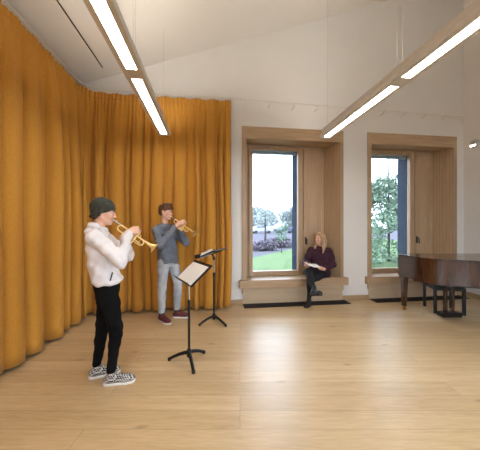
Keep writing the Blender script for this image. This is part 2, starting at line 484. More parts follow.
def make_window(n, x0):
    r = structure(empty('window_%d' % n, (x0, YB, 0)))
    H = 3.38
    def s(name, bm, m): return structure(obj(name, bm, m, r))
    s('casing_left', boxes((0, .085, -.022, .36, .2, H), bev=.003), M['oak'])
    s('casing_top', boxes((.085, 2.047, -.022, .36, 3.15, H), bev=.003), M['oakx'])
    b = BM(); prism(b, [(1.985, -.022), (2.047, -.022), (2.047, .36), (1.79, .36), (1.79, .31)], .2, 3.15)
    bmesh.ops.recalc_face_normals(b, faces=b.faces)
    s('splayed_reveal', b, M['oakgroove'])
    s('sub_frame', boxes((.085, .185, .325, .36, .44, 3.15), (.185, 1.8, .325, .36, 3.12, 3.15)), M['oak'])
    s('window_frame', boxes((.19, .262, .285, .375, .46, 3.115), (1.22, 1.325, .285, .375, .46, 3.115),
                            (.262, 1.22, .285, .375, 3.045, 3.115), (.262, 1.22, .285, .375, .46, .555), bev=.004), M['oak'])
    s('pane', boxes((.262, 1.22, .338, .346, .555, 3.045)), M['glass'])
    s('ventilation_panel', boxes((1.34, 1.785, .29, .34, .46, 3.115), bev=.003), M['oak'])
    b = BM(); box(b, 1.372, 1.398, .274, .29, 1.10, 1.25, .004)
    tube(b, [(1.385, .28, 1.215), (1.385, .235, 1.215), (1.387, .228, 1.2), (1.392, .228, 1.09)], .009)
    s('handle', b, M['blackmetal'])
    b = boxes((.262, 1.22, .385, .44, 2.985, 3.045))
    for xx in (.5, .74, .98): box(b, xx - .012, xx + .012, .375, .385, 2.97, 3.05)
    s('blind_cassette', b, M['blindgrey'])
    s('outer_reveal', boxes((1.212, 1.24, .37, .64, .5, 3.08), (.21, .225, .40, .64, .5, 3.08), (.225, 1.212, .40, .64, .49, .505)), M['bluemetal'])
    return r
for n, (a, b) in enumerate(W): make_window(n + 1, a)

def make_bench(x0, label):
    r = tag(empty('window_bench', (x0, YB, 0)), label, 'bench', 'oak window benches')
    obj('seat_board', boxes((-.055, 2.11, -.10, .284, .315, .462), bev=.004), M['oakx'], r)
    obj('plinth', boxes((.02, 2.02, -.035, .28, 0, .315), bev=.003), M['oakpale'], r)
    return r
make_bench(W[0][0], 'oak window bench under the left window where the woman sits')
make_bench(W[1][0], 'empty oak window bench under the right window behind the piano')
def make_grille(x0, label):
    r = tag(empty('floor_grille', (x0, YB, 0)), label, 'floor grille', 'dark floor grilles')
    obj('tray', boxes((.01, 2.06, -.27, -.045, .001, .004)), M['dark'], r)
    b = BM()
    for k in range(9): box(b, .012, 2.058, -.268 + k * .0275, -.26 + k * .0275, .004, .009)
    tag(obj('slats', b, M['dark'], r))
make_grille(W[0][0], 'long dark grille set in the floor below the woman on the left bench')
make_grille(W[1][0], 'long dark grille set in the floor behind the piano legs')

# curtain track with brackets, above the curtains and along the bare back wall
YC, XC = 4.40, -2.06
tr = tag(empty('curtain_track', (0, 0, 0)), 'thin white curtain rail with small brackets high along the walls', 'curtain track')
path = [(XC, -3.9), (XC, 4.05)] + [(p.x, p.y) for p in arc((XC + .33, YC - .33, 0), .33, PI, PI / 2, 8, (1, 0, 0), (0, 1, 0))] + [(.42, YC), (.6, YC + .02), (5.40, YC + .14)]
b = BM(); tube(b, [(x, y, 3.785 if x < .45 else 3.79) for x, y in path], .0085, 6)
obj('rail', b, M['white'], tr)
for k in range(11):
    xx = .66 + .47 * k
    b = BM(); yy = YC + .02 + .12 * (xx - .6) / 4.8
    tube(b, [(xx, YB, 3.745), (xx, yy + .02, 3.75), (xx, yy, 3.79)], .006, 6)
    obj('bracket', b, M['white'], tr)

# ------------------------------------------------------------------ curtains
def curtain_piece(name, pts, label, lam, seed, amp=.16, zb=.035):
    """pts: plan polyline; folds grow from a tight gathered heading to broad lobes at the hem"""
    P = [Vector((a, b, 0)) for a, b in pts]
    L = [0]
    for i in range(1, len(P)): L.append(L[-1] + (P[i] - P[i - 1]).length)
    tot = L[-1]; ns = int(tot / .008)
    rs = np.random.default_rng(seed)
    bounds = [0.0]
    while bounds[-1] < tot: bounds.append(bounds[-1] + lam * rs.uniform(.5, 1.6) * (1.15 if len(bounds) % 2 else .7))
    sc = tot / bounds[-1]; bounds = np.array(bounds) * sc
    amps = np.where(np.arange(len(bounds)) % 2 == 0, rs.uniform(.75, 1.2, len(bounds)), rs.uniform(.15, .7, len(bounds))); neck = rs.uniform(.06, .2, len(bounds)); skew = rs.uniform(.75, 1.35, len(bounds))
    tb = [0.0]
    while tb[-1] < tot: tb.append(tb[-1] + .062 * rs.uniform(.7, 1.4))
    tb = np.array(tb) * tot / tb[-1]
    tops = 3.745
    zs = [tops, tops - .02, tops - .05, tops - .085, tops - .12, tops - .18, tops - .26] + list(np.linspace(tops - .4, zb, 26))
    def build(rows, shift=0):
        b = BM(); grid = []
        for z in rows:
            g = (tops - z) / (tops - zb); w = 1 - math.exp(-g * 5.5)
            row = []
            for i in range(ns + 1):
                s_ = tot * i / ns
                j = max(1, min(len(L) - 1, int(np.searchsorted(L, s_))))
                f = (s_ - L[j - 1]) / (L[j] - L[j - 1]); p = P[j - 1].lerp(P[j], f)
                t = (P[j] - P[j - 1]).normalized(); nrm = Vector((t.y, -t.x, 0))
                sw = s_ + .02 * math.sin(z * 1.9 + s_ * 3.1 + seed) * w
                sw = min(max(sw, 0), tot - 1e-4)
                k = max(0, min(len(bounds) - 2, int(np.searchsorted(bounds, sw, 'right') - 1)))
                u = (sw - bounds[k]) / (bounds[k + 1] - bounds[k])
                u = max(0, min(1, u)) ** skew[k]
                big = amp * amps[k] * (math.sin(PI * u) ** .8)
                k2 = max(0, min(len(tb) - 2, int(np.searchsorted(tb, s_, 'right') - 1)))
                u2 = (s_ - tb[k2]) / (tb[k2 + 1] - tb[k2])
                small = .034 * math.sin(PI * max(0, min(1, u2))) ** .8
                band = .010 * math.exp(-((tops - z - .085) / .02) ** 2)
                dep = big * w + small * (1 - w) * (1.15 - .3 * math.exp(-g * 40)) - band
                q = p + nrm * (dep + shift) - t * (neck[k] * (bounds[k + 1] - bounds[k]) * math.sin(2 * PI * u) * w)
                row.append(b.verts.new((q.x, q.y, z - (.012 * math.sin(s_ * 23 + seed) if z == tops else 0) - (.008 * math.sin(s_ * 9 + seed) if z == zb else 0))))
            grid.append(row)
        for a in range(len(grid) - 1):
            for i in range(ns): b.faces.new((grid[a][i], grid[a + 1][i], grid[a + 1][i + 1], grid[a][i + 1]))
        return b
    r = tag(empty(name, (P[0].x, P[0].y, 0)), label, 'curtain', 'ochre curtains')
    hb = build(zs[:5], .004); db = build(zs[3:])
    off = -Vector((P[0].x, P[0].y, 0))
    for b_, nm in ((hb, 'heading'), (db, 'drape')):
        bmesh.ops.translate(b_, vec=off, verts=b_.verts)
        o = obj(nm, b_, M['curtain'], r, True)
        md = o.modifiers.new('thickness', 'SOLIDIFY'); md.thickness = .004; md.offset = -1
    return r
corner = [(p.x, p.y) for p in arc((XC - .03 + .33, YC + .04 - .33, 0), .33, PI, PI / 2, 8, (1, 0, 0), (0, 1, 0))]
curtain_piece('curtain', [(XC - .03, -3.7), (XC - .03, 2.98)], 'ochre floor-length curtain on the left wall, the panel nearest the camera', .185, 3)
curtain_piece('curtain', [(XC - .035, 2.965), (XC - .03, 3.1)] + corner + [(XC + .42, YC + .04)], 'ochre curtain from the dark overlap on the left wall round into the corner', .165, 5)
curtain_piece('curtain', [(XC + .405, YC + .045), (.40, YC + .04)], 'ochre curtain across the back wall behind the two trumpeters', .15, 9, .155)

# ------------------------------------------------------------------ pendant lights
def pendant(x, yend, label, zb=2.92, w=.185, L=1.6, n=4, cx=0):
    r = tag(empty('pendant_light', (x, yend, zb)), label, 'ceiling light', 'long pendant strip lights')
    tot = n * L; b = BM()
    pr = [(-w / 2, .0), (-w / 2, .055), (-w / 2 + .02, .075), (w / 2 - .02, .075), (w / 2, .055), (w / 2, .0), (.047, 0), (.047, .014), (-.047, .014), (-.047, 0)]
    A = [b.verts.new((px, 0, pz)) for px, pz in pr]; B = [b.verts.new((px, -tot, pz)) for px, pz in pr]
    b.faces.new(A); b.faces.new(B[::-1])
    for i in range(len(pr)): b.faces.new((A[i], B[i], B[(i + 1) % len(pr)], A[(i + 1) % len(pr)]))
    bmesh.ops.recalc_face_normals(b, faces=b.faces)
    obj('housing', b, M['alu'], r)
    for k in range(n):
        obj('diffuser', boxes((-.0455, .0455, -(k + 1) * L + .075, -k * L - .075, .003, .0135)), M['lamp'], r)
        obj('joint_plate', boxes((-.0465, .0465, -(k + 1) * L - .074, -(k + 1) * L + .074, .001, .013)) if k < n - 1 else boxes((-.0465, .0465, -tot + .001, -tot + .074, .001, .013)), M['alu'], r)
    obj('added_uplight_panel', boxes((-.05, .05, -tot + .06, -.06, .075, .079)), M['added_uplight'], r)  # upward-facing glowing panel added to light the ceiling
    obj('added_uplight_shield', boxes((-.062, -.056, -tot + .02, -.02, .074, .135), (.056, .062, -tot + .02, -.02, .074, .135), (-.056, .056, -.026, -.02, .074, .135), (-.056, .056, -tot + .02, -tot + .026, .074, .135)), M['alu'], r)  # added side walls keep the uplight's direct beam off the curtains
    obj('end_plate', boxes((-.0465, .0465, -.074, -.001, .001, .013)), M['alu'], r)
    top = ceil_z(x) - zb
    ys_ = [-.1] + [v for k in range(1, n) for v in (-k * L - .035, -k * L + .035)] + [-tot + .1]
    for yy in ys_:
        b = BM(); tube(b, [(0, yy, .1), (0, yy, top)], .0015, 5); c = obj('cable', b, M['cable'], r)
        b = BM(); tube(b, [(0, yy, .073), (0, yy, .13)], .008, 8); obj('gripper', b, M['chrome'], c)
    return r
pendant(-.70, 4.02, 'long suspended strip light over the two trumpeters, left of the room')
pendant(1.885, 3.82, 'long suspended strip light in front of the windows, right of the room')

wl = tag(empty('wall_lamp', (XR, 4.38, 3.17)), 'small wall lamp with lit slit high on the right wall', 'wall lamp')
b = BM(); lathe(b, [(-.07, .06), (-.06, .075), (-.012, .08), (0, .08)], 20, axis='x')
obj('body', b, M['alu'], wl, True, 40)
obj('lit_slit', boxes((-.074, -.066, -.05, .05, -.055, -.035)), M['lamp'], wl)

# ------------------------------------------------------------------ piano and stool
pr = tag(empty('grand_piano', (3.39, 4.03, 0), math.radians(-7)), 'polished mahogany grand piano with closed lid near the right window', 'piano')
ctrl = [(0, -.02), (0, -.45), (.02, -.58), (.09, -.68), (.19, -.745), (.35, -.81), (.52, -.875), (.66, -.96), (.77, -1.1), (.85, -1.28), (.92, -1.45), (1.0, -1.6), (1.12, -1.68), (1.26, -1.68), (1.38, -1.6), (1.45, -1.46), (1.47, -1.3), (1.47, -.02)]
def smooth_poly(c, it=2):
    for _ in range(it):
        o = [c[0]]
        for i in range(len(c) - 1):
            a, b = Vector(c[i]), Vector(c[i + 1]); o += [tuple(a.lerp(b, .25)), tuple(a.lerp(b, .75))]
        c = o + [c[-1]]
    return c
outl = smooth_poly(ctrl)
def inset(pts, d):
    o = []; n = len(pts)
    for i in range(n):
        a, b = Vector(pts[i - 1]), Vector(pts[(i + 1) % n]); t = (b - a)
        t = t.normalized() if t.length > 1e-6 else Vector((1, 0)); o.append((pts[i][0] + t.y * -d, pts[i][1] + t.x * d))
    return o
def pris(pts, z0, z1):
    b = BM(); prism(b, pts, z0, z1); bmesh.ops.recalc_face_normals(b, faces=b.faces); return b
body_out = [(x, min(y, -.34)) for x, y in outl if y < -.33]
body_out = [(0, -.33)] + body_out + [(1.47, -.33)]
obj('case', pris(body_out, .60, .962), M['mahog'], pr, True, 35)
obj('cheek', boxes((0, .07, -.335, 0, .60, .962), bev=.006), M['mahog'], pr)
obj('cheek', boxes((1.40, 1.47, -.335, 0, .60, .962), bev=.006), M['mahog'], pr)
obj('key_bed', boxes((.07, 1.40, -.335, -.0, .60, .68), bev=.004), M['mahog'], pr)
obj('fallboard', boxes((.07, 1.40, -.335, -.03, .70, .80), bev=.01), M['mahog'], pr)
lid_out = inset(outl, -.012)
fl = [(x, y) for x, y in lid_out if y < -.40]
fl = [(fl[0][0], -.40)] + fl + [(fl[-1][0], -.40)]
obj('lid', pris(fl, .966, .986), M['mahog'], pr, True, 35)
obj('front_lid', boxes((-.012, 1.482, -.396, .0, .966, .986), bev=.004), M['mahog'], pr)
for q in (.25, .7, 1.15): obj('lid_hinge', boxes((q, q + .09, -.402, -.394, .984, .989)), M['brass'], pr)
obj('underside', pris(inset(body_out, .05), .575, .60), M['black'], pr)
for lx, ly in ((.05, -.085), (1.425, -.22), (1.2, -1.45)):
    b = BM()
    box(b, lx - .05, lx + .05, ly - .06, ly + .06, .56, .60, .006)
    tp, bt = .042, .027
    v0 = [b.verts.new((lx + sx * bt, ly + sy * bt, .085)) for sx, sy in ((-1, -1), (1, -1), (1, 1), (-1, 1))]
    v1 = [b.verts.new((lx + sx * tp, ly + sy * tp, .561)) for sx, sy in ((-1, -1), (1, -1), (1, 1), (-1, 1))]
    b.faces.new(v0[::-1]); b.faces.new(v1)
    for i in range(4): b.faces.new((v0[i], v0[(i + 1) % 4], v1[(i + 1) % 4], v1[i]))
    box(b, lx - .034, lx + .034, ly - .034, ly + .034, .075, .092, .004)
    lg = obj('leg', b, M['mahog'], pr)
    b = BM(); lathe(b, [(.05, .02), (.076, .026)], 12, (lx, ly, 0))
    tube(b, [(lx - .02, ly, .0265), (lx + .02, ly, .0265)], .0262, 14)
    box(b, lx - .028, lx + .028, ly - .014, ly + .014, .035, .058, .004)
    tag(obj('caster', b, M['brass'], lg), 'brass caster')
ly = tag(obj('pedal_lyre', boxes((.42, .455, -.50, -.465, .09, .60), (.55, .585, -.50, -.465, .09, .60), (.37, .635, -.535, -.43, .565, .60), bev=.004), M['mahog'], pr))
obj('pedal_box', boxes((.345, .66, -.55, -.43, .035, .105), bev=.006), M['black'], ly)
for q in (.44, .5025, .565):
    b = BM(); box(b, q - .011, q + .011, -.43, -.34, .045, .058, .004); obj('pedal', b, M['brass'], ly)
b = BM()
for q in (.478, .522): tube(b, [(q, -.48, .1), (q, -.48, .58)], .005, 6)
obj('pedal_rod', b, M['blackmetal'], ly)

st = tag(empty('piano_stool', (4.075, 3.815, 0), math.radians(-22)), 'black piano stool with padded seat pushed under the piano', 'stool')
for sx in (-1, 1):
    for sy in (-1, 1):
        obj('leg', boxes((sx * .205 - .02, sx * .205 + .02, sy * .19 - .02, sy * .19 + .02, 0, .44), bev=.003), M['black'], st)
obj('seat_frame', boxes((-.22, .22, -.205, .205, .395, .455), bev=.004), M['black'], st)
b = boxes((-.225, .225, -.21, .21, .456, .515), bev=.02); obj('cushion', b, M['leather'], st, True, 50)

# ------------------------------------------------------------------ music stands
def frame_mat(center, yaw, tilt):
    a, t = math.radians(yaw), math.radians(tilt)
    wd = Vector((-math.sin(a), math.cos(a), 0)); up = Vector((-math.cos(a) * math.sin(t), -math.sin(a) * math.sin(t), math.cos(t)))
    nr = wd.cross(up)
    return Matrix(((wd.x, up.x, nr.x, center[0]), (wd.y, up.y, nr.y, center[1]), (wd.z, up.z, nr.z, center[2]), (0, 0, 0, 1)))
def stand(base, desk_c, yaw, tilt, legrot, label, w=.512, h=.317):
    r = tag(empty('music_stand', (base[0], base[1], 0)), label, 'music stand', 'black music stands')
    for k in range(3):
        a = legrot + k * 2 * PI / 3; c, s_ = math.cos(a), math.sin(a)
        b = BM()
        pts = [(.0, .105), (.05, .098), (.11, .078), (.17, .05), (.225, .018)]
        tube(b, [(c * d, s_ * d, z) for d, z in pts], [.022, .02, .018, .0165, .016], 8)
        lg = obj('leg', b, M['blackmetal'], r, True, 50)
        b = BM(); lathe(b, [(.0, .017), (.012, .019), (.03, .016)], 10, (c * .225, s_ * .225, 0)); obj('rubber_foot', b, M['tyre'], lg, True, 50)
    b = BM(); lathe(b, [(.06, .024), (.13, .026), (.145, .017)], 14); obj('hub', b, M['blackmetal'], r, True, 40)
    zt = desk_c[2] - .05
    b = BM(); tube(b, [(0, 0, .1), (0, 0, zt - .27)], .0135, 12); obj('outer_tube', b, M['blackmetal'], r, True, 50)
    b = BM(); tube(b, [(0, 0, zt - .3), (0, 0, zt - .02)], .0095, 10); tag(obj('inner_tube', b, M['chrome'], r, True, 50), 'chrome sliding tube')
    b = BM(); lathe(b, [(zt - .31, .0165), (zt - .25, .0165)], 12); obj('clutch', b, M['blackmetal'], r, True, 40)
    fm = frame_mat(desk_c, yaw, tilt)
    loc = Matrix.Translation((-base[0], -base[1], 0)) @ fm
    b = BM()
    box(b, -w / 2, w / 2, -h / 2, h / 2, -.004, 0)
    box(b, -w / 2, w / 2, -h / 2, -h / 2 + .004, 0, .05)                      # lip
    box(b, -w / 2, -w / 2 + .004, -h / 2, h / 2, -.012, 0); box(b, w / 2 - .004, w / 2, -h / 2, h / 2, -.012, 0)
    box(b, -w / 2, w / 2, h / 2 - .004, h / 2, -.014, 0)
    d = obj('desk', b, M['blackmetal'], r); d.matrix_local = loc
    b = BM()
    back = fm @ Vector((0, -.02, -.004)); p = Vector(base[:2] + (0,))
    tube(b, [(0, 0, zt - .03), tuple((back - p) * .5 + Vector((0, 0, zt - .02)) * .5), tuple(back - p)], .012, 8)
    box(b, -.02, .02, -.02, .02, zt - .06, zt - .01, .005)
    obj('tilt_bracket', b, M['blackmetal'], r, True, 50)
    return fm
fm1 = stand((-.217, 2.735), (-.175, 2.757, .980), 204.4, 50, math.radians(-74), 'black music stand in front, nearest the camera, with music on its desk', .492, .305)
fm2 = stand((.075, 3.77), (.05, 3.80, 1.075), 152, 66, math.radians(-41), 'black music stand at the back beside the curtain edge')
def sheet(fm, w, h, dx, dy, label):
    b = boxes((-w / 2, w / 2, -h / 2, h / 2, 0, .003))
    o = tag(obj('sheet_music', b, M['paper']), label, 'sheet music', None); o.matrix_world = fm @ Matrix.Translation((dx, dy, .002))
    return o
sheet(fm1, .44, .258, 0, -.012, 'white music pages lying open on the front music stand')
nz = Vector((-.37, -.13, .92)).normalized(); nx = (Vector((1, 0, .4)) - nz * Vector((1, 0, .4)).dot(nz)).normalized(); ny = nz.cross(nx)
b = boxes((-.105, .105, -.15, .15, 0, .004))
o = tag(obj('sheet_music', b, M['paper']), 'white music page on the back music stand by the curtain edge', 'sheet music')
o.matrix_world = Matrix(((nx.x, ny.x, nz.x, -.035), (nx.y, ny.y, nz.y, 3.75), (nx.z, ny.z, nz.z, 1.068), (0, 0, 0, 1)))

# ------------------------------------------------------------------ trumpets
def trumpet(Mp, D, Lft, label):
    D = Vector(D).normalized(); U = D.cross(Vector(Lft)).normalized(); L = U.cross(D)
    m = Matrix(((D.x, L.x, U.x, Mp[0]), (D.y, L.y, U.y, Mp[1]), (D.z, L.z, U.z, Mp[2]), (0, 0, 0, 1)))
    r = tag(empty('trumpet', mat=m), label, 'trumpet', 'brass trumpets')
    b = BM(); lathe(b, [(0, .0075), (.001, .0132), (.006, .0135), (.02, .0115), (.03, .007), (.085, .0058)], 14, (0, -.017, 0), 'x')
    tag(obj('mouthpiece', b, M['chrome'], r, True, 40), 'silver mouthpiece')
    b = BM()
    pts = [Vector((.08, -.017, 0)), Vector((.2, -.017, 0)), Vector((.33, -.017, 0))] + arc((.33, -.017, -.03), .03, PI / 2, -PI / 2, 10, (1, 0, 0), (0, 0, 1)) + [Vector((.27, -.017, -.06)), Vector((.262, -.01, -.06))]
    tube(b, pts, .0066, 8); tube(b, [(.315, -.017, -.054), (.315, -.017, -.006)], .003, 6)
    obj('tuning_slide', b, M['brasslac'], r, True, 50)
    b = BM()
    pts = [Vector((.205, .005, -.06)), Vector((.195, .017, -.06))] + arc((.095, .017, -.03), .03, -PI / 2, -3 * PI / 2, 10, (1, 0, 0), (0, 0, 1)) + [Vector((.2, .017, 0)), Vector((.3, .017, 0))]
    tube(b, pts, .0066, 8)
    lathe(b, [(.295, .0066), (.34, .0085), (.38, .0115), (.41, .0155), (.435, .022), (.455, .032), (.468, .044), (.477, .058), (.479, .0615), (.4775, .0605), (.466, .0425), (.452, .029), (.43, .0185), (.4, .011)], 28, (0, .017, 0), 'x')
    obj('bell', b, M['brasslac'], r, True, 50)
    for k, x in enumerate((.206, .233, .26)):
        b = BM(); lathe(b, [(-.098, .008), (-.094, .0135), (-.084, .0135), (-.082, .012), (.028, .012), (.03, .0138), (.044, .0138), (.048, .007)], 14, (x, 0, 0))
        v = obj('valve', b, M['brasslac'], r, True, 40)
        b = BM(); lathe(b, [(.048, .003), (.064, .003), (.065, .0095), (.069, .0095)], 12, (x, 0, 0)); obj('valve_button', b, M['ivory'], v, True, 40)
    b = BM()
    tube(b, [(.233, -.008, -.035), (.233, -.045, -.035), (.245, -.05, -.035), (.255, -.045, -.035), (.255, -.008, -.035)], .005, 7)
    tube(b, [(.27, 0, -.045), (.325, .006, -.045), (.335, .012, -.045), (.325, .018, -.045), (.262, .018, -.045)], .005, 7)
    tube(b, [Vector(p) for p in arc((.285, -.017, .016), .011, 0, 2 * PI, 10, (1, 0, 0), (0, 0, 1))], .002, 5)
    obj('valve_slides', b, M['brasslac'], r, True, 50)
    return r

# ------------------------------------------------------------------ people
def V3(*a): return np.array(a, float)
def unit(v): v = np.array(v, float); return v / np.linalg.norm(v)
def rot3(yaw, pitch, roll=0):
    """columns: forward, left, up of a head turned left by yaw and tipped down by pitch"""
    y, p = math.radians(yaw), math.radians(pitch)
    f = V3(math.cos(y) * math.cos(p), math.sin(y) * math.cos(p), -math.sin(p))
    l = V3(-math.sin(y), math.cos(y), 0); u = np.cross(f, l)
    if roll:
        a = math.radians(roll); l, u = l * math.cos(a) + u * math.sin(a), u * math.cos(a) - l * math.sin(a)
    return np.stack([f, l, u], 1)

class Head:
    def __init__(s, c, R, sc=1.0): s.c, s.R, s.sc = np.array(c, float), R, sc
    def p(s, *q): return s.c + s.R @ (np.array(q, float) * s.sc)
    def cone(s, F, a, b, ra, rb, k=.01, op='u'): F.cone(s.p(*a), s.p(*b), ra * s.sc, rb * s.sc, k, op)
    def ell(s, F, c, r, k=.01, op='u', pit=0):
        R = s.R
        if pit:
            a = math.radians(pit); f, l, u = R[:, 0], R[:, 1], R[:, 2]
            R = np.stack([f * math.cos(a) - u * math.sin(a), l, u * math.cos(a) + f * math.sin(a)], 1)
        F.ell(s.p(*c), [q * s.sc for q in r], k, R.T, op)
    def flesh(s, F, slim=1.0):
        s.ell(F, (-.012, 0, .028), (.098, .077, .09), .01)
        s.ell(F, (.028, 0, -.045), (.062, .058 * slim, .074), .03)
        s.cone(F, (-.005, .054 * slim, -.055), (.06, .018, -.098), .016, .018, .025)
        s.cone(F, (-.005, -.054 * slim, -.055), (.06, -.018, -.098), .016, .018, .025)
        s.ell(F, (.068, 0, -.1), (.021, .024, .018), .02)
        for q in (-1, 1):
            s.ell(F, (.058, q * .038, -.03), (.03, .024, .03), .02)
            s.cone(F, (.083, q * .012, .014), (.07, q * .045, .014), .012, .01, .012)
        for q in (-1, 1): s.ell(F, (.098, q * .031, -.006), (.016, .017, .011), .008, 's')
        s.cone(F, (.088, 0, .004), (.108, 0, -.034), .0085, .0115, .01)
        for q in (-1, 1): s.ell(F, (.099, q * .011, -.039), (.011, .008, .008), .006)
        s.ell(F, (.087, 0, -.066), (.0125, .023, .012), .008)
        s.cone(F, (.1, -.02, -.0655), (.1, .02, -.0655), .0022, .0022, .003, 's')
        for q in (-1, 1):
            s.ell(F, (-.006, q * .079, -.008), (.019, .009, .031), .006)
            s.ell(F, (-.002, q * .088, -.006), (.009, .006, .018), .004, 's')
    def features(s, root, browmat, lipmat=None):
        for q in (-1, 1):
            b = BM(); bmesh.ops.create_uvsphere(b, u_segments=14, v_segments=10, radius=.0118 * s.sc)
            c = s.p(.0735, q * .031, -.005); g = unit(s.R[:, 0])
            for f in b.faces:
                m = f.calc_center_median().normalized(); f.material_index = 1 if np.dot(np.array(m), g) > .86 else 0
            bmesh.ops.translate(b, vec=c, verts=b.verts)
            obj('eye', b, [M['eyew'], M['iris']], root, True)
            b = BM(); tube(b, [s.p(.0975, q * .012, .0155), s.p(.0955, q * .03, .0205), s.p(.084, q * .048, .014)], [.0042 * s.sc, .0045 * s.sc, .0022 * s.sc], 6)
            obj('eyebrow', b, browmat, root, True)
        b = BM()
        tube(b, [s.p(.0885, .024, -.0655), s.p(.0965, .01, -.061), s.p(.0985, 0, -.0622), s.p(.0965, -.01, -.061), s.p(.0885, -.024, -.0655)], [.0012, .0032, .0036, .0032, .0012], 6)
        tube(b, [s.p(.0885, .022, -.0665), s.p(.096, .009, -.0715), s.p(.0965, 0, -.0722), s.p(.096, -.009, -.0715), s.p(.0885, -.022, -.0665)], [.0012, .0038, .0042, .0038, .0012], 6)
        obj('lips', b, M['lips'], root, True)

def hand(F, W, X, PALM, side, curl, thumb=(.5, .4), spread=.1, sc=1.0):
    """W wrist, X along the metacarpals, PALM direction the palm faces, side +1 right hand, -1 left; curl: 4 x 3 bend angles (deg)"""
    X = unit(X); PALM = np.array(PALM, float); PALM = unit(PALM - X * PALM.dot(X))
    T = np.cross(X, PALM) * side
    offs = (.028, .0095, -.009, -.0265); Ls = (.086, .089, .085, .077)
    segs = ((.042, .026, .021), (.046, .029, .022), (.042, .027, .021), (.034, .021, .018))
    F.cone(W - X * .02, W + X * .01, .027, .026, .01)
    for i in range(4):
        B = W + (X * Ls[i] + T * offs[i]) * sc
        F.cone(W + (X * .012 + T * offs[i] * .55) * sc, B, .0165 * sc, .0125 * sc, .014)
        a = 0; p = B; r = (.0092 if i < 3 else .0082) * sc
        dX = unit(X + T * spread * (1.5 - i) * .45)
        for j in range(3):
            a += math.radians(curl[i][j]); d = dX * math.cos(a) + PALM * math.sin(a)
            q = p + d * segs[i][j] * sc
            F.cone(p, q, r, r * .92, .004); p = q; r *= .92
    B = W + (X * .024 + T * .024 + PALM * .006) * sc
    a, c = thumb
    d1 = unit(X * .75 + T * a + PALM * c); d2 = unit(X * .85 + T * a * .45 + PALM * (c + .15)); d3 = unit(X * .9 + T * a * .1 + PALM * (c + .3))
    p1 = B + d1 * .042 * sc; p2 = p1 + d2 * .034 * sc; p3 = p2 + d3 * .026 * sc
    F.cone(B, p1, .0165 * sc, .0125 * sc, .012); F.cone(p1, p2, .0115 * sc, .0105 * sc, .004); F.cone(p2, p3, .0105 * sc, .0085 * sc, .004)

def shoe(name, root, ank, toe_dir, length, mat, solemat, label=None, pitch=0, high=.0, sole_h=.022, checker=False):
    """upper and sole in their own frame: x to the toe, sole on z=0"""
    d = Vector((toe_dir[0], toe_dir[1], 0)).normalized(); l = Vector((-d.y, d.x, 0))
    rm = Matrix(((d.x, l.x, 0, ank[0]), (d.y, l.y, 0, ank[1]), (0, 0, 1, ank[2]), (0, 0, 0, 1))) @ Matrix.Rotation(math.radians(pitch), 4, 'Y')
    hl = .075; fr = length - hl
    F = Field((-hl - .03, -.08, -.01), (fr + .03, .08, .2 + high), .005)
    F.cone((-hl + .038, 0, .05), (.02, 0, .058), .036, .038, .02)
    F.cone((.02, 0, .055), (fr - .07, .003, .04), .040, .040, .03)
    F.ell((fr - .085, .002, .036), (.085, .045, .034), .02)
    F.cone((-.005, 0, .06), (0, 0, .095 + high), .043, .040, .02)
    F.plane((0, 0, -1), -sole_h * .8)
    F.cone((0, 0, .10 + high), (0, 0, .2 + high), .031, .034, .004, 's') if not high else None
    o = link(name, F.mesh(name), mat, root); o.matrix_local = rm
    if label: o['label'] = label
    G = Field((-hl - .03, -.08, -.01), (fr + .03, .08, .05), .004)
    pts = [(-hl + .038, 0, .012), (.03, 0, .012), (fr - .09, .002, .012), (fr - .045, .003, .012)]
    for a, b_, ra, rb in ((pts[0], pts[1], .040, .040), (pts[1], pts[2], .040, .049), (pts[2], pts[3], .049, .043)): G.cone(a, b_, ra, rb, .01)
    G.plane((0, 0, -1), 0.0); G.plane((0, 0, 1), sole_h)
    s_ = link('sole', G.mesh('sole'), solemat, o)
    return o

def lerp(a, b, t): return np.array(a, float) * (1 - t) + np.array(b, float) * t

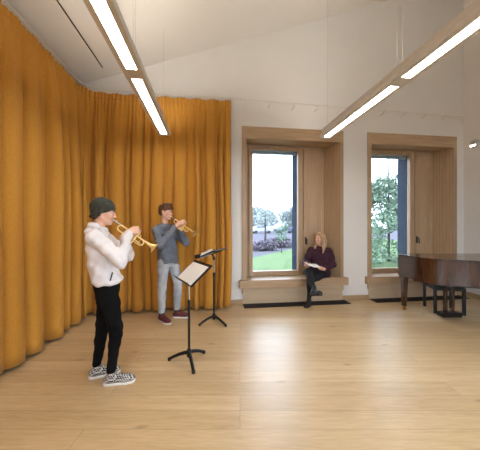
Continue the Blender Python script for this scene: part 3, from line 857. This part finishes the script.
def body(loc, heading, J, head, hands, label, slim=1.0, thin=.012):
    """J: joints in the person's own frame (x forward, y left, z up)"""
    pts = np.array([J[k] for k in J]); lo = pts.min(0) - .25; hi = pts.max(0) + .25
    hi[2] = head.c[2] + .16; lo[2] = min(J['Rank'][2], J['Lank'][2]) - .13
    F = Field(lo, hi, .0048)
    # torso
    pel = (np.array(J['Rhip']) + np.array(J['Lhip'])) / 2; nk = np.array(J['neck']); sp = np.array(J['spine'])
    for s_ in (-1, 1):
        sh = np.array(J['Rsh' if s_ < 0 else 'Lsh']); hp = np.array(J['Rhip' if s_ < 0 else 'Lhip'])
        F.cone(hp, lerp(sp, hp, .5), .07, .07, .04)
        F.cone(lerp(sp, hp, .5), lerp(nk, sh, .5) - V3(0, 0, .13), .07, .08, .04)
        F.cone(lerp(nk, sh, .3) - V3(0, 0, .03), sh, .048, .05, .03)
    F.cone(pel, sp, .08, .078, .04); F.cone(sp, nk - V3(0, 0, .12), .078, .085, .04)
    F.cone(nk - V3(0, 0, .03), head.p(-.022, 0, -.05), .054 * slim, .05 * slim, .025)
    for S in 'RL':
        F.chain([J[S + 'sh'], J[S + 'el'], lerp(J[S + 'el'], J[S + 'wr'], .3), J[S + 'wr']], [.047 * slim, .037 * slim, .037 * slim, .026], .02)
        F.chain([J[S + 'hip'], lerp(J[S + 'hip'], J[S + 'kn'], .3), J[S + 'kn'], lerp(J[S + 'kn'], J[S + 'ank'], .3), J[S + 'ank']], [.07, .066, .043, .038, .03], .02)
        a = np.array(J[S + 'ank']); tp = np.array(J[S + 'toe'])
        F.cone(a - V3(0, 0, .03), tp, .03, .022, .01)
    head.flesh(F, slim)
    for h_ in hands: hand(F, *h_[0], **h_[1])
    o = link('person', F.mesh('person'), M['skin'])
    o.location = loc; o.rotation_euler = (0, 0, math.radians(heading))
    tag(o, label, 'person')
    return o

def local_dir(v): return np.array(v, float)

def garment(name, root, mat, fn, lo, hi, h=.007, folds=None, label=None):
    F = Field(lo, hi, h); fn(F)
    if folds: F.folds(*folds)
    o = link(name, F.mesh(name), mat, root)
    if label: o['label'] = label
    return o

def world_of(loc, heading, v, point=True):
    a = math.radians(heading); x, y, z = v
    r = V3(x * math.cos(a) - y * math.sin(a), x * math.sin(a) + y * math.cos(a), z)
    return r + np.array(loc) if point else r

PRESS = [(56, 50, 32), (58, 52, 32), (60, 54, 34), (64, 54, 36)]
GRIP = [(62, 70, 45), (64, 72, 45), (66, 72, 45), (68, 70, 45)]

# --- trumpeter in front
loc1, h1 = (-1.008, 2.545, 0), 12
hd1 = Head((-.012, 0, 1.630), rot3(0, 9), 1.0)
mp1 = hd1.p(.1015, 0, -.066)
D1 = unit(V3(.37, .0, -.285)); L1 = V3(0, 1, 0); U1 = np.cross(D1, L1)
valve1 = mp1 + D1 * .235
Rw1 = valve1 + -U1 * .012 - L1 * .06 - D1 * .05; Lw1 = valve1 - U1 * .085 + L1 * .062 - D1 * .07
J1 = dict(neck=(-.06, 0, 1.475), spine=(-.03, 0, 1.15), Rsh=(-.055, -.165, 1.40), Lsh=(-.055, .165, 1.40),
          Rel=(.165, -.262, 1.165), Lel=(.185, .25, 1.16), Rwr=tuple(Rw1), Lwr=tuple(Lw1),
          Rhip=(.03, -.085, .90), Lhip=(.01, .08, .90), Rkn=(.108, -.105, .50), Lkn=(-.035, .07, .49),
          Rank=(.07, -.115, .105), Lank=(-.085, .055, .105), Rtoe=(.225, -.135, .04), Ltoe=(.08, .07, .04))
p1 = body(loc1, h1, J1, hd1, [
    ((Rw1, U1 * .72 + D1 * .5 + L1 * .28, L1 * 1.0 - U1 * .1, 1, PRESS), dict(thumb=(.3, .75))),
    ((Lw1, D1 * .72 + U1 * .7, -L1 + D1 * .1, -1, GRIP), dict(thumb=(.75, .3)))],
    'young trumpeter in dark beanie, pale hoodie and black jeans playing in front')
hd1.features(p1, M['hairdark'])
def f_hoodie(F):
    F.loft([(.935, .024, 0, .12, .176), (.965, .022, 0, .131, .19), (1.02, .0, 0, .126, .182), (1.12, -.018, 0, .122, .176),
            (1.24, -.035, 0, .118, .182), (1.34, -.055, 0, .105, .178), (1.41, -.06, 0, .08, .135), (1.47, -.06, 0, .066, .075)], .02)
    for S in 'RL': F.cone(np.array(J1['neck']) - V3(0, 0, .045), np.array(J1[S + 'sh']) - V3(0, 0, .008), .062, .068, .03)
    for S in 'RL':
        sh, el, wr = (np.array(J1[S + q]) for q in ('sh', 'el', 'wr'))
        F.chain([sh - V3(0, 0, .02), lerp(sh, el, .5), el, lerp(el, wr, .45), lerp(el, wr, .86)], [.070, .060, .054, .047, .038], .025)
        F.cone(lerp(el, wr, .84), lerp(el, wr, .93), .041, .039, .006)
    pass
hood = garment('hoodie', p1, M['hoodie'], f_hoodie, (-.28, -.40, .84), (.36, .40, 1.54), .0065, (.0065, (50, 40, 38), 2))
def f_hood(F):
    for s_ in (-1, 1):
        F.chain([(-.118, 0, 1.492), (-.105, s_ * .05, 1.497), (-.07, s_ * .074, 1.487), (-.015, s_ * .068, 1.45), (.02, s_ * .03, 1.405)], [.031, .031, .03, .025, .02], .02)
        F.chain([(-.135, 0, 1.44), (-.125, s_ * .07, 1.435), (-.08, s_ * .10, 1.43)], [.035, .032, .022], .02)
garment('hood', p1, M['hoodie'], f_hood, (-.25, -.2, 1.34), (.1, .2, 1.56), .006, (.003, (40, 50, 60), 1))
b = BM(); tube(b, [(.088, -.158, 1.06), (.070, -.170, .985)], .007, 6); obj('pocket_zip', b, M['zip'], hood)
def f_jeans(F):
    F.loft([(.80, .018, 0, .10, .165), (.88, .02, 0, .112, .168), (.96, .018, 0, .114, .17), (1.02, .01, 0, .108, .165)], .03)
    for S, r in (('R', 1), ('L', 1)):
        a, k, n = (np.array(J1[S + q]) for q in ('hip', 'kn', 'ank'))
        F.chain([a - V3(0, 0, .05), lerp(a, k, .35), k + V3(0, 0, .03), k - V3(0, 0, .04), lerp(k, n, .35), lerp(k, n, .93)], [.088, .084, .060, .055, .050, .042], .025)
garment('jeans', p1, M['jeansblack'], f_jeans, (-.25, -.3, .05), (.25, .3, 1.06), .0065, (.003, (22, 20, 46), 4), 'black skinny jeans')
for S in 'RL':
    a = J1[S + 'ank']; t = J1[S + 'toe']
    shoe('shoe', p1, (a[0] + .005, a[1], 0), (t[0] - a[0], t[1] - a[1]), .285, M['checker'], M['solewhite'], 'black and white checkered slip-on shoe')
def f_beanie(F):
    hd1.ell(F, (-.012, 0, .040), (.108, .095, .092), .01)
    hd1.ell(F, (-.045, 0, .045), (.08, .078, .085), .03); hd1.ell(F, (-.036, 0, -.015), (.078, .088, .10), .02)
    n = hd1.R @ unit(V3(.55, 0, -1)); F.plane(n, float(n @ hd1.p(0, 0, -.016)))
    for s_ in (-1, 1):
        q = [hd1.p(.093 * math.cos(t) - .011, s_ * .087 * math.sin(t), -.008 + .55 * (.093 * math.cos(t) - .011)) for t in np.linspace(0, PI, 9)]
        F.chain(q, [.0115] * 9, .008)
garment('beanie', p1, M['beanie'], f_beanie, hd1.c - .17, hd1.c + V3(.17, .17, .19), .005, (.0012, (120, 120, 20), 1), 'dark olive knitted beanie')
def f_nape(F):
    hd1.ell(F, (-.055, 0, -.045), (.046, .067, .05), .01); hd1.ell(F, (-.02, 0, -.03), (.04, .079, .035), .01)
    hd1.ell(F, (.07, 0, -.05), (.085, .12, .09), .01, 's')
garment('hair', p1, M['hairdark'], f_nape, hd1.c - .17, hd1.c + V3(.17, .17, .19), .0045, (.0015, (70, 90, 60), 2))
trm1 = world_of(loc1, h1, mp1)
trumpet(tuple(trm1 + world_of((0, 0, 0), h1, L1 * .017)), world_of((0, 0, 0), h1, D1), world_of((0, 0, 0), h1, L1), 'brass trumpet played by the trumpeter in the beanie')

# --- trumpeter at the back
loc2, h2 = (-.662, 4.03, 0), -30
hd2 = Head((-.03, .0, 1.712), rot3(12, 6), 1.0)
mp2 = hd2.p(.1015, 0, -.066)
D2 = unit(V3(.42, .10, -.30)); L2 = unit(np.cross((0, 0, 1), D2)); U2 = np.cross(D2, L2)
valve2 = mp2 + D2 * .235
Rw2 = valve2 + -U2 * .012 - L2 * .06 - D2 * .05; Lw2 = valve2 - U2 * .085 + L2 * .062 - D2 * .07
J2 = dict(neck=(-.045, 0, 1.52), spine=(-.01, 0, 1.2), Rsh=(-.055, -.175, 1.435), Lsh=(-.03, .175, 1.44),
          Rel=(.10, -.285, 1.205), Lel=(.185, .245, 1.205), Rwr=tuple(Rw2), Lwr=tuple(Lw2),
          Rhip=(.0, -.09, .95), Lhip=(.02, .09, .95), Rkn=(-.01, -.11, .53), Lkn=(.13, .10, .53),
          Rank=(-.02, -.11, .11), Lank=(.10, .115, .11), Rtoe=(.13, -.15, .04), Ltoe=(.25, .17, .04))
p2 = body(loc2, h2, J2, hd2, [
    ((Rw2, U2 * .72 + D2 * .5 + L2 * .28, L2 * 1.0 - U2 * .1, 1, PRESS), dict(thumb=(.3, .75))),
    ((Lw2, D2 * .72 + U2 * .7, -L2 + D2 * .1, -1, GRIP), dict(thumb=(.75, .3)))],
    'young trumpeter with brown hair, slate sweatshirt and pale jeans at the back')
hd2.features(p2, M['hairbrown'])
def f_sweat(F):
    F.loft([(.90, .015, 0, .13, .172), (.98, .012, 0, .13, .178), (1.1, .0, 0, .122, .175), (1.26, -.015, 0, .12, .185),
            (1.38, -.035, 0, .108, .182), (1.45, -.045, 0, .082, .135), (1.505, -.045, 0, .067, .078)], .02)
    for S in 'RL': F.cone(np.array(J2['neck']) - V3(0, 0, .045), np.array(J2[S + 'sh']) - V3(0, 0, .008), .062, .068, .03)
    for S in 'RL':
        sh, el, wr = (np.array(J2[S + q]) for q in ('sh', 'el', 'wr'))
        F.chain([sh - V3(0, 0, .02), lerp(sh, el, .5), el, lerp(el, wr, .45), lerp(el, wr, .80)], [.074, .068, .06, .052, .042], .025)
    F.ell((.11, .06, .93), (.04, .05, .05), .03)
garment('sweatshirt', p2, M['sweat'], f_sweat, (-.28, -.42, .84), (.4, .42, 1.58), .0065, (.0075, (46, 38, 36), 5))
def f_jeans2(F):
    F.loft([(.84, .01, 0, .10, .165), (.93, .012, 0, .112, .168), (.98, .01, 0, .11, .165)], .03)
    for S in 'RL':
        a, k, n = (np.array(J2[S + q]) for q in ('hip', 'kn', 'ank'))
        F.chain([a - V3(0, 0, .05), lerp(a, k, .35), k + V3(0, 0, .03), k - V3(0, 0, .04), lerp(k, n, .35), lerp(k, n, .88)], [.09, .086, .066, .062, .06, .052], .03)
garment('jeans', p2, M['jeansblue'], f_jeans2, (-.25, -.3, .05), (.32, .3, 1.03), .0065, (.0035, (22, 20, 46), 1), 'washed pale blue jeans')
for S in 'RL':
    a = J2[S + 'ank']; t = J2[S + 'toe']
    b = BM(); tube(b, [(a[0], a[1], .07), (a[0], a[1], .19)], [.042, .042], 14); obj('sock', b, M['sock'], p2, True, 50)
    shoe('shoe', p2, (a[0] + .005, a[1], 0), (t[0] - a[0], t[1] - a[1]), .285, M['maroonshoe'], M['solewhite'], 'maroon canvas shoe with white sole')
def f_hair2(F):
    hd2.ell(F, (-.02, 0, .042), (.106, .086, .088), .01)
    hd2.ell(F, (-.05, 0, .0), (.07, .08, .08), .02)
    for q in np.linspace(-1, 1, 7):
        hd2.cone(F, (.03, q * .05, .115), (.088, q * .055 + .012, .052 + .008 * abs(q)), .024, .013, .012)
    hd2.cone(F, (.0, -.06, .11), (.05, .06, .125), .03, .02, .02)
    hd2.ell(F, (.10, 0, -.055), (.105, .12, .095), .012, 's')
    for q in (-1, 1): hd2.ell(F, (-.004, q * .09, -.02), (.024, .03, .042), .008, 's')
    n = hd2.R @ unit(V3(.25, 0, -1)); F.plane(n, float(n @ hd2.p(-.09, 0, -.075)))
garment('hair', p2, M['hairbrown'], f_hair2, hd2.c - .17, hd2.c + V3(.17, .17, .19), .0045, (.002, (70, 90, 60), 2))
trm2 = world_of(loc2, h2, mp2)
trumpet(tuple(trm2 + world_of((0, 0, 0), h2, L2 * .017)), world_of((0, 0, 0), h2, D2), world_of((0, 0, 0), h2, L2), 'brass trumpet played by the brown-haired trumpeter at the back')

# --- woman on the bench
loc3, h3 = (2.2, 4.66, 0), 240
hd3 = Head((.03, -.0, 1.235), rot3(-32, 2), .97)
J3 = dict(neck=(.0, .0, 1.065), spine=(-.02, 0, .74), Rsh=(.015, -.165, .99), Lsh=(-.02, .165, .99),
          Rel=(.10, -.262, .755), Lel=(.02, .245, .73), Rwr=(.345, -.225, .715), Lwr=(.24, .085, .665),
          Rhip=(.0, -.09, .565), Lhip=(.0, .09, .555), Rkn=(.42, -.175, .625), Lkn=(.40, -.13, .475),
          Rank=(.66, -.045, .36), Lank=(.44, -.155, .115), Rtoe=(.68, -.02, .32), Ltoe=(.54, -.19, .04))
p3 = body(loc3, h3, J3, hd3, [
    ((V3(*J3['Rwr']), V3(.85, .25, .12), V3(.1, .5, .8), 1, [(25, 30, 20)] * 4), dict(thumb=(.35, .8))),
    ((V3(*J3['Lwr']), V3(.45, -.75, .12), V3(.4, .1, .9), -1, [(25, 32, 20)] * 4), dict(thumb=(.4, .8)))],
    'blond woman in plum jumper and black trousers sitting on the window bench', .93)
hd3.features(p3, M['hairblond'])
def f_knit(F):
    F.loft([(.475, -.02, 0, .135, .195), (.55, -.015, 0, .15, .2), (.66, -.012, 0, .145, .185), (.80, .0, 0, .135, .178),
            (.92, .0, 0, .12, .178), (1.0, .0, 0, .088, .14), (1.055, .0, 0, .062, .072)], .02)
    for s_ in (-1, 1): F.ell((.085, s_ * .075, .88), (.065, .075, .07), .05)
    for S in 'RL': F.cone(np.array(J3['neck']) - V3(0, 0, .045), np.array(J3[S + 'sh']) - V3(0, 0, .008), .062, .068, .03)
    for S in 'RL':
        sh, el, wr = (np.array(J3[S + q]) for q in ('sh', 'el', 'wr'))
        F.chain([sh - V3(0, 0, .015), lerp(sh, el, .5), el, lerp(el, wr, .45), lerp(el, wr, .86)], [.072, .068, .06, .052, .04], .03)
garment('jumper', p3, M['knit'], f_knit, (-.27, -.42, .43), (.45, .42, 1.1), .0065, (.004, (30, 28, 24), 3))
def f_trous(F):
    F.loft([(.47, -.02, 0, .13, .185), (.6, -.02, 0, .13, .18), (.68, -.02, 0, .12, .16)], .03)
    for S in 'RL':
        a, k, n = (np.array(J3[S + q]) for q in ('hip', 'kn', 'ank'))
        F.chain([a, lerp(a, k, .5), k, lerp(k, n, .3), lerp(k, n, .8)], [.09, .083, .068, .06, .045], .02)
garment('trousers', p3, M['trouser'], f_trous, (-.26, -.36, .1), (.78, .3, .75), .0065, (.003, (24, 26, 30), 6), 'black trousers')
a, t = J3['Lank'], J3['Ltoe']
shoe('boot', p3, (a[0], a[1], 0), (t[0] - a[0], t[1] - a[1]), .255, M['boot'], M['boot'], None, 0, .09, .028)
bt = shoe('boot', p3, (0, 0, 0), (1, 0), .255, M['boot'], M['boot'], None, 0, .05, .028)
ank = Vector(J3['Rank']); shin = (Vector(J3['Rkn']) - ank).normalized()
fwd = Vector((.62, .55, -.35)); fwd = (fwd - shin * fwd.dot(shin) * .8).normalized(); lf = shin.cross(fwd).normalized(); upv = fwd.cross(lf)
rm = Matrix(((fwd.x, lf.x, upv.x, 0), (fwd.y, lf.y, upv.y, 0), (fwd.z, lf.z, upv.z, 0), (0, 0, 0, 1)))
bt.matrix_local = Matrix.Translation(ank - upv * .10) @ rm
def f_hair3(F):
    h = hd3
    h.ell(F, (-.02, 0, .04), (.108, .088, .088), .01)
    h.ell(F, (-.055, 0, -.02), (.07, .085, .11), .03)
    h.ell(F, (.112, 0, -.035), (.1, .072, .115), .012, 's')
    for s_ in (-1, 1):
        fr = [h.p(.045, s_ * .04, .105), h.p(.03, s_ * .08, .03), h.p(.012, s_ * .088, -.05), h.p(.01, s_ * .088, -.12)]
        fr += [fr[-1] + V3(.05, s_ * .008, -.075), fr[-1] + V3(.075, s_ * .0, -.15)]
        F.chain(fr, [.018, .018, .02, .025, .028, .014], .02)
        bk = [h.p(-.03, s_ * .075, .04), h.p(-.045, s_ * .085, -.06), h.p(-.05, s_ * .08, -.15), h.p(-.06, s_ * .06, -.24)]
        F.chain(bk, [.03, .034, .036, .02], .02)
    F.chain([h.p(-.1, 0, .0), h.p(-.1, 0, -.12), h.p(-.1, 0, -.24)], [.04, .045, .025], .03)
garment('hair', p3, M['hairblond'], f_hair3, hd3.c - V3(.24, .24, .36), hd3.c + V3(.24, .24, .2), .0045, (.0025, (80, 90, 12), 2), 'long blond hair')
# booklet between her hands
ca = world_of(loc3, h3, V3(.40, -.105, .742)); xa = unit(world_of((0, 0, 0), h3, V3(-.28, .34, -.085), False)); ua = unit(np.cross(xa, world_of((0, 0, 0), h3, V3(1, .8, -.25), False)))
if ua[2] < 0: ua = -ua
ya = np.cross(ua, xa)
bk = tag(empty('booklet', mat=Matrix(((xa[0], ya[0], ua[0], ca[0]), (xa[1], ya[1], ua[1], ca[1]), (xa[2], ya[2], ua[2], ca[2]), (0, 0, 0, 1)))),
         "open white booklet held in the seated woman's hands", 'booklet')
for s_ in (-1, 1):
    b = boxes((0, .135, -.095, .095, 0, .007), bev=.002)
    o = obj('page_block', b, M['plainpaper'], bk); o.rotation_euler = (0, (-.12 if s_ > 0 else PI + .12), 0)
    if s_ < 0: o.rotation_euler = (0, -.12, PI)

# ------------------------------------------------------------------ outdoors
structure(obj('ground', boxes((-60, 90, -60, 140, -.4, -.125)), M['paving']))
b = BM(); prism(b, [(-3, 5.35), (14, 5.35), (22, 33), (12.6, 24.5), (6.1, 16.4), (1.9, 11.35), (-3, 5.6)], -.12, -.07)
bmesh.ops.recalc_face_normals(b, faces=b.faces)
structure(obj('lawn', b, M['grass']))

def foliage(blobs, n, size, flat=.6):
    pts = []; tot = sum(r[3] ** 2 for r in blobs)
    for (x, y, z, r, rz) in blobs:
        k = int(n * r * r / tot)
        d = RNG.normal(size=(k, 3)); d /= np.linalg.norm(d, axis=1)[:, None]
        rad = RNG.uniform(.45, 1, k) ** .6
        pts.append(np.array((x, y, z)) + d * rad[:, None] * np.array((r, r, rz)))
    P = np.concatenate(pts); k = len(P)
    a = RNG.normal(size=(k, 3)); a /= np.linalg.norm(a, axis=1)[:, None]
    c = RNG.normal(size=(k, 3)); c = np.cross(a, c); c /= np.linalg.norm(c, axis=1)[:, None]
    s_ = size * RNG.uniform(.6, 1.3, (k, 1))
    V = np.stack([P + a * s_, P + c * s_ * flat, P - a * s_, P - c * s_ * flat], 1).reshape(-1, 3)
    me = bpy.data.meshes.new('foliage'); me.from_pydata(V.tolist(), [], np.arange(4 * k).reshape(k, 4).tolist())
    return me

def tree(name, x, y, blobs, n, size, leaf, trunk_r, trunk_h, label, cat='tree', group=None):
    r = tag(empty(name, (x, y, -.12)), label, cat, group)
    b = BM()
    if trunk_r:
        tube(b, [(0, 0, 0), (.03, .02, trunk_h * .5), (0, .03, trunk_h)], [trunk_r, trunk_r * .8, trunk_r * .5], 8)
        for (bx, by, bz, br, brz) in blobs[:7]: tube(b, [(0, .03, trunk_h * .8), (bx * .5, by * .5, (trunk_h * .8 + bz) / 2 + .1), (bx, by, bz)], [trunk_r * .5, trunk_r * .3, trunk_r * .12], 6)
        obj('trunk', b, M['bark'], r, True)
    link('foliage', foliage(blobs, n, size), leaf, r, False)
    return r
def crown(h, w, n, seed):
    q = np.random.default_rng(seed)
    return [(q.uniform(-w, w) * .75, q.uniform(-w, w) * .6, h * q.uniform(.3, .85), w * q.uniform(.4, .6), h * q.uniform(.15, .24)) for _ in range(n)]
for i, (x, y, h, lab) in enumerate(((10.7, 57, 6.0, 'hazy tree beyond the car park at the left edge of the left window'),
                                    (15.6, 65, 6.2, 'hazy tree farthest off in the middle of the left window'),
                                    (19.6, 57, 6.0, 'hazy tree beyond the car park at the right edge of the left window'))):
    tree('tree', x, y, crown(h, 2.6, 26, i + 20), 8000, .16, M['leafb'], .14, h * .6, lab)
tree('tree', 4.65, 20, [(0, 0, 2.0, .9, .55), (.5, .1, 2.25, .6, .4), (-.5, .0, 2.2, .6, .4), (.1, -.2, 2.6, .5, .3)], 900, .10, M['leafb'], .10, 2.0, 'dark-trunked tree in the car park beyond the lawn outside left window')
tree('sapling', 4.05, 13.4, [(0, 0, 1.15, .38, .5), (.1, .1, 1.5, .25, .3)], 260, .07, M['leafa'], .022, 1.2, 'young sapling growing on the lawn outside the left window', 'sapling')
for i, (x, y, w, h, lab) in enumerate(((3.5, 15.2, .95, .62, 'mauve-grey shrub left of the sapling beyond the lawn edge'), (5.0, 17.0, 1.15, .72, 'mauve-grey shrub behind the sapling at the lawn edge'))):
    tree('shrub', x, y, [(-.4 * w, 0, h * .45, w * .6, h * .5), (.4 * w, .1, h * .5, w * .6, h * .5), (0, .2, h * .5, w * .6, h * .55)], 1300, .075, M['shrub'], 0, 0, lab, 'shrub', 'mauve shrubs')
bl = []
q = np.random.default_rng(5)
for k in range(44):
    z = q.uniform(.4, 3.4); w = 2.5 * (1 - z / 6.5)
    bl.append((q.uniform(-w, w), q.uniform(-w, w), z, q.uniform(.42, .72), q.uniform(.35, .6)))
bl += [(.55, -.3, 3.8, .4, .4), (.9, -.2, 4.3, .3, .35), (.4, -.2, 4.7, .28, .28), (-.1, 0, 3.5, .5, .4), (1.2, 0, 3.6, .45, .5)]
tree('birch_tree', 7.7, 9.7, bl, 21000, .055, M['leafa'], .055, 4.6, 'pale green birch tree standing close outside the right window', 'tree')

def car(x, y, rz, paint, label):
    r = tag(empty('car', (x, y, -.12), rz), label, 'car', 'parked cars')
    b = BM(); prof = [(-2.05, .35), (-2.1, .75), (-1.95, .95), (-1.5, 1.0), (-1.05, 1.42), (.35, 1.45), (1.0, 1.02), (1.9, .88), (2.1, .65), (2.1, .35)]
    A = [b.verts.new((px, -.82, pz)) for px, pz in prof]; B = [b.verts.new((px, .82, pz)) for px, pz in prof]
    b.faces.new(A); b.faces.new(B[::-1])
    for i in range(len(prof)): b.faces.new((A[i], B[i], B[(i + 1) % len(prof)], A[(i + 1) % len(prof)]))
    bmesh.ops.recalc_face_normals(b, faces=b.faces)
    bmesh.ops.bevel(b, geom=list(b.edges), offset=.05, segments=2, affect='EDGES')
    obj('body', b, paint, r, True, 40)
    b = BM()
    for s_ in (-1, 1):
        f = [b.verts.new((px, s_ * .828, pz)) for px, pz in ((-1.3, 1.02), (-.98, 1.36), (.3, 1.38), (.78, 1.04))]; b.faces.new(f)
    obj('side_window', b, M['carglass'], r)
    for sx in (-1.3, 1.3):
        for sy in (-.74, .74):
            b = BM(); tube(b, [(sx, sy - .1, .32), (sx, sy + .1, .32)], .32, 18); obj('wheel', b, M['tyre'], r, True, 40)
car(9.9, 46, .12, M['carwhite'], 'white car parked beyond the shrubs outside the left window')
car(14.9, 47.0, .1, M['cardark'], 'dark car parked right of the white car outside the left window')

# ------------------------------------------------------------------ light, camera, view
w = bpy.data.worlds.new('overcast sky'); SC.world = w; w.use_nodes = True
bg = w.node_tree.nodes['Background']; bg.inputs['Color'].default_value = (.84, .95, 1.12, 1); bg.inputs['Strength'].default_value = 10.0
for n, (a, b_) in enumerate(W):      # sky light comes in through the panes
    L = bpy.data.lights.new('window daylight', 'AREA'); L.shape = 'RECTANGLE'; L.size = .94; L.size_y = 2.45
    L.cycles.is_portal = True
    o = bpy.data.objects.new('window daylight', L); COL.objects.link(o)
    o.location = (a + .74, YB + .66, 1.8); o.rotation_euler = (-PI / 2, 0, 0)
for a, b_ in ADDED_FW:  # portals for the added windows behind the camera
    L = bpy.data.lights.new('window daylight', 'AREA'); L.shape = 'RECTANGLE'; L.size = b_ - a; L.size_y = FZ[1] - FZ[0]
    L.cycles.is_portal = True
    o = bpy.data.objects.new('window daylight', L); COL.objects.link(o)
    o.location = ((a + b_) / 2, YF - .22, (FZ[0] + FZ[1]) / 2); o.rotation_euler = (PI / 2, 0, 0)
for a, b_ in ADDED_RW:  # portals for the added right-wall windows
    L = bpy.data.lights.new('window daylight', 'AREA'); L.shape = 'RECTANGLE'; L.size = b_ - a; L.size_y = FZ[1] - FZ[0]
    L.cycles.is_portal = True
    o = bpy.data.objects.new('window daylight', L); COL.objects.link(o)
    o.location = (XR + .22, (a + b_) / 2, (FZ[0] + FZ[1]) / 2); o.rotation_euler = (PI / 2, 0, PI / 2)
cam = bpy.data.cameras.new('camera'); co = bpy.data.objects.new('camera', cam); COL.objects.link(co)
cam.sensor_width = 36; cam.lens = 36 * 245 / 480; cam.clip_start = .05; cam.clip_end = 400
co.location = (0, 0, 1.5); co.rotation_euler = (PI / 2, 0, -math.atan(31 / 245))
SC.camera = co
vs = SC.view_settings
vs.view_transform = 'Standard'; vs.look = 'None'; vs.exposure = -.2; vs.gamma = 1; vs.use_curve_mapping = False
SC.cycles.max_bounces = 10; SC.cycles.diffuse_bounces = 6
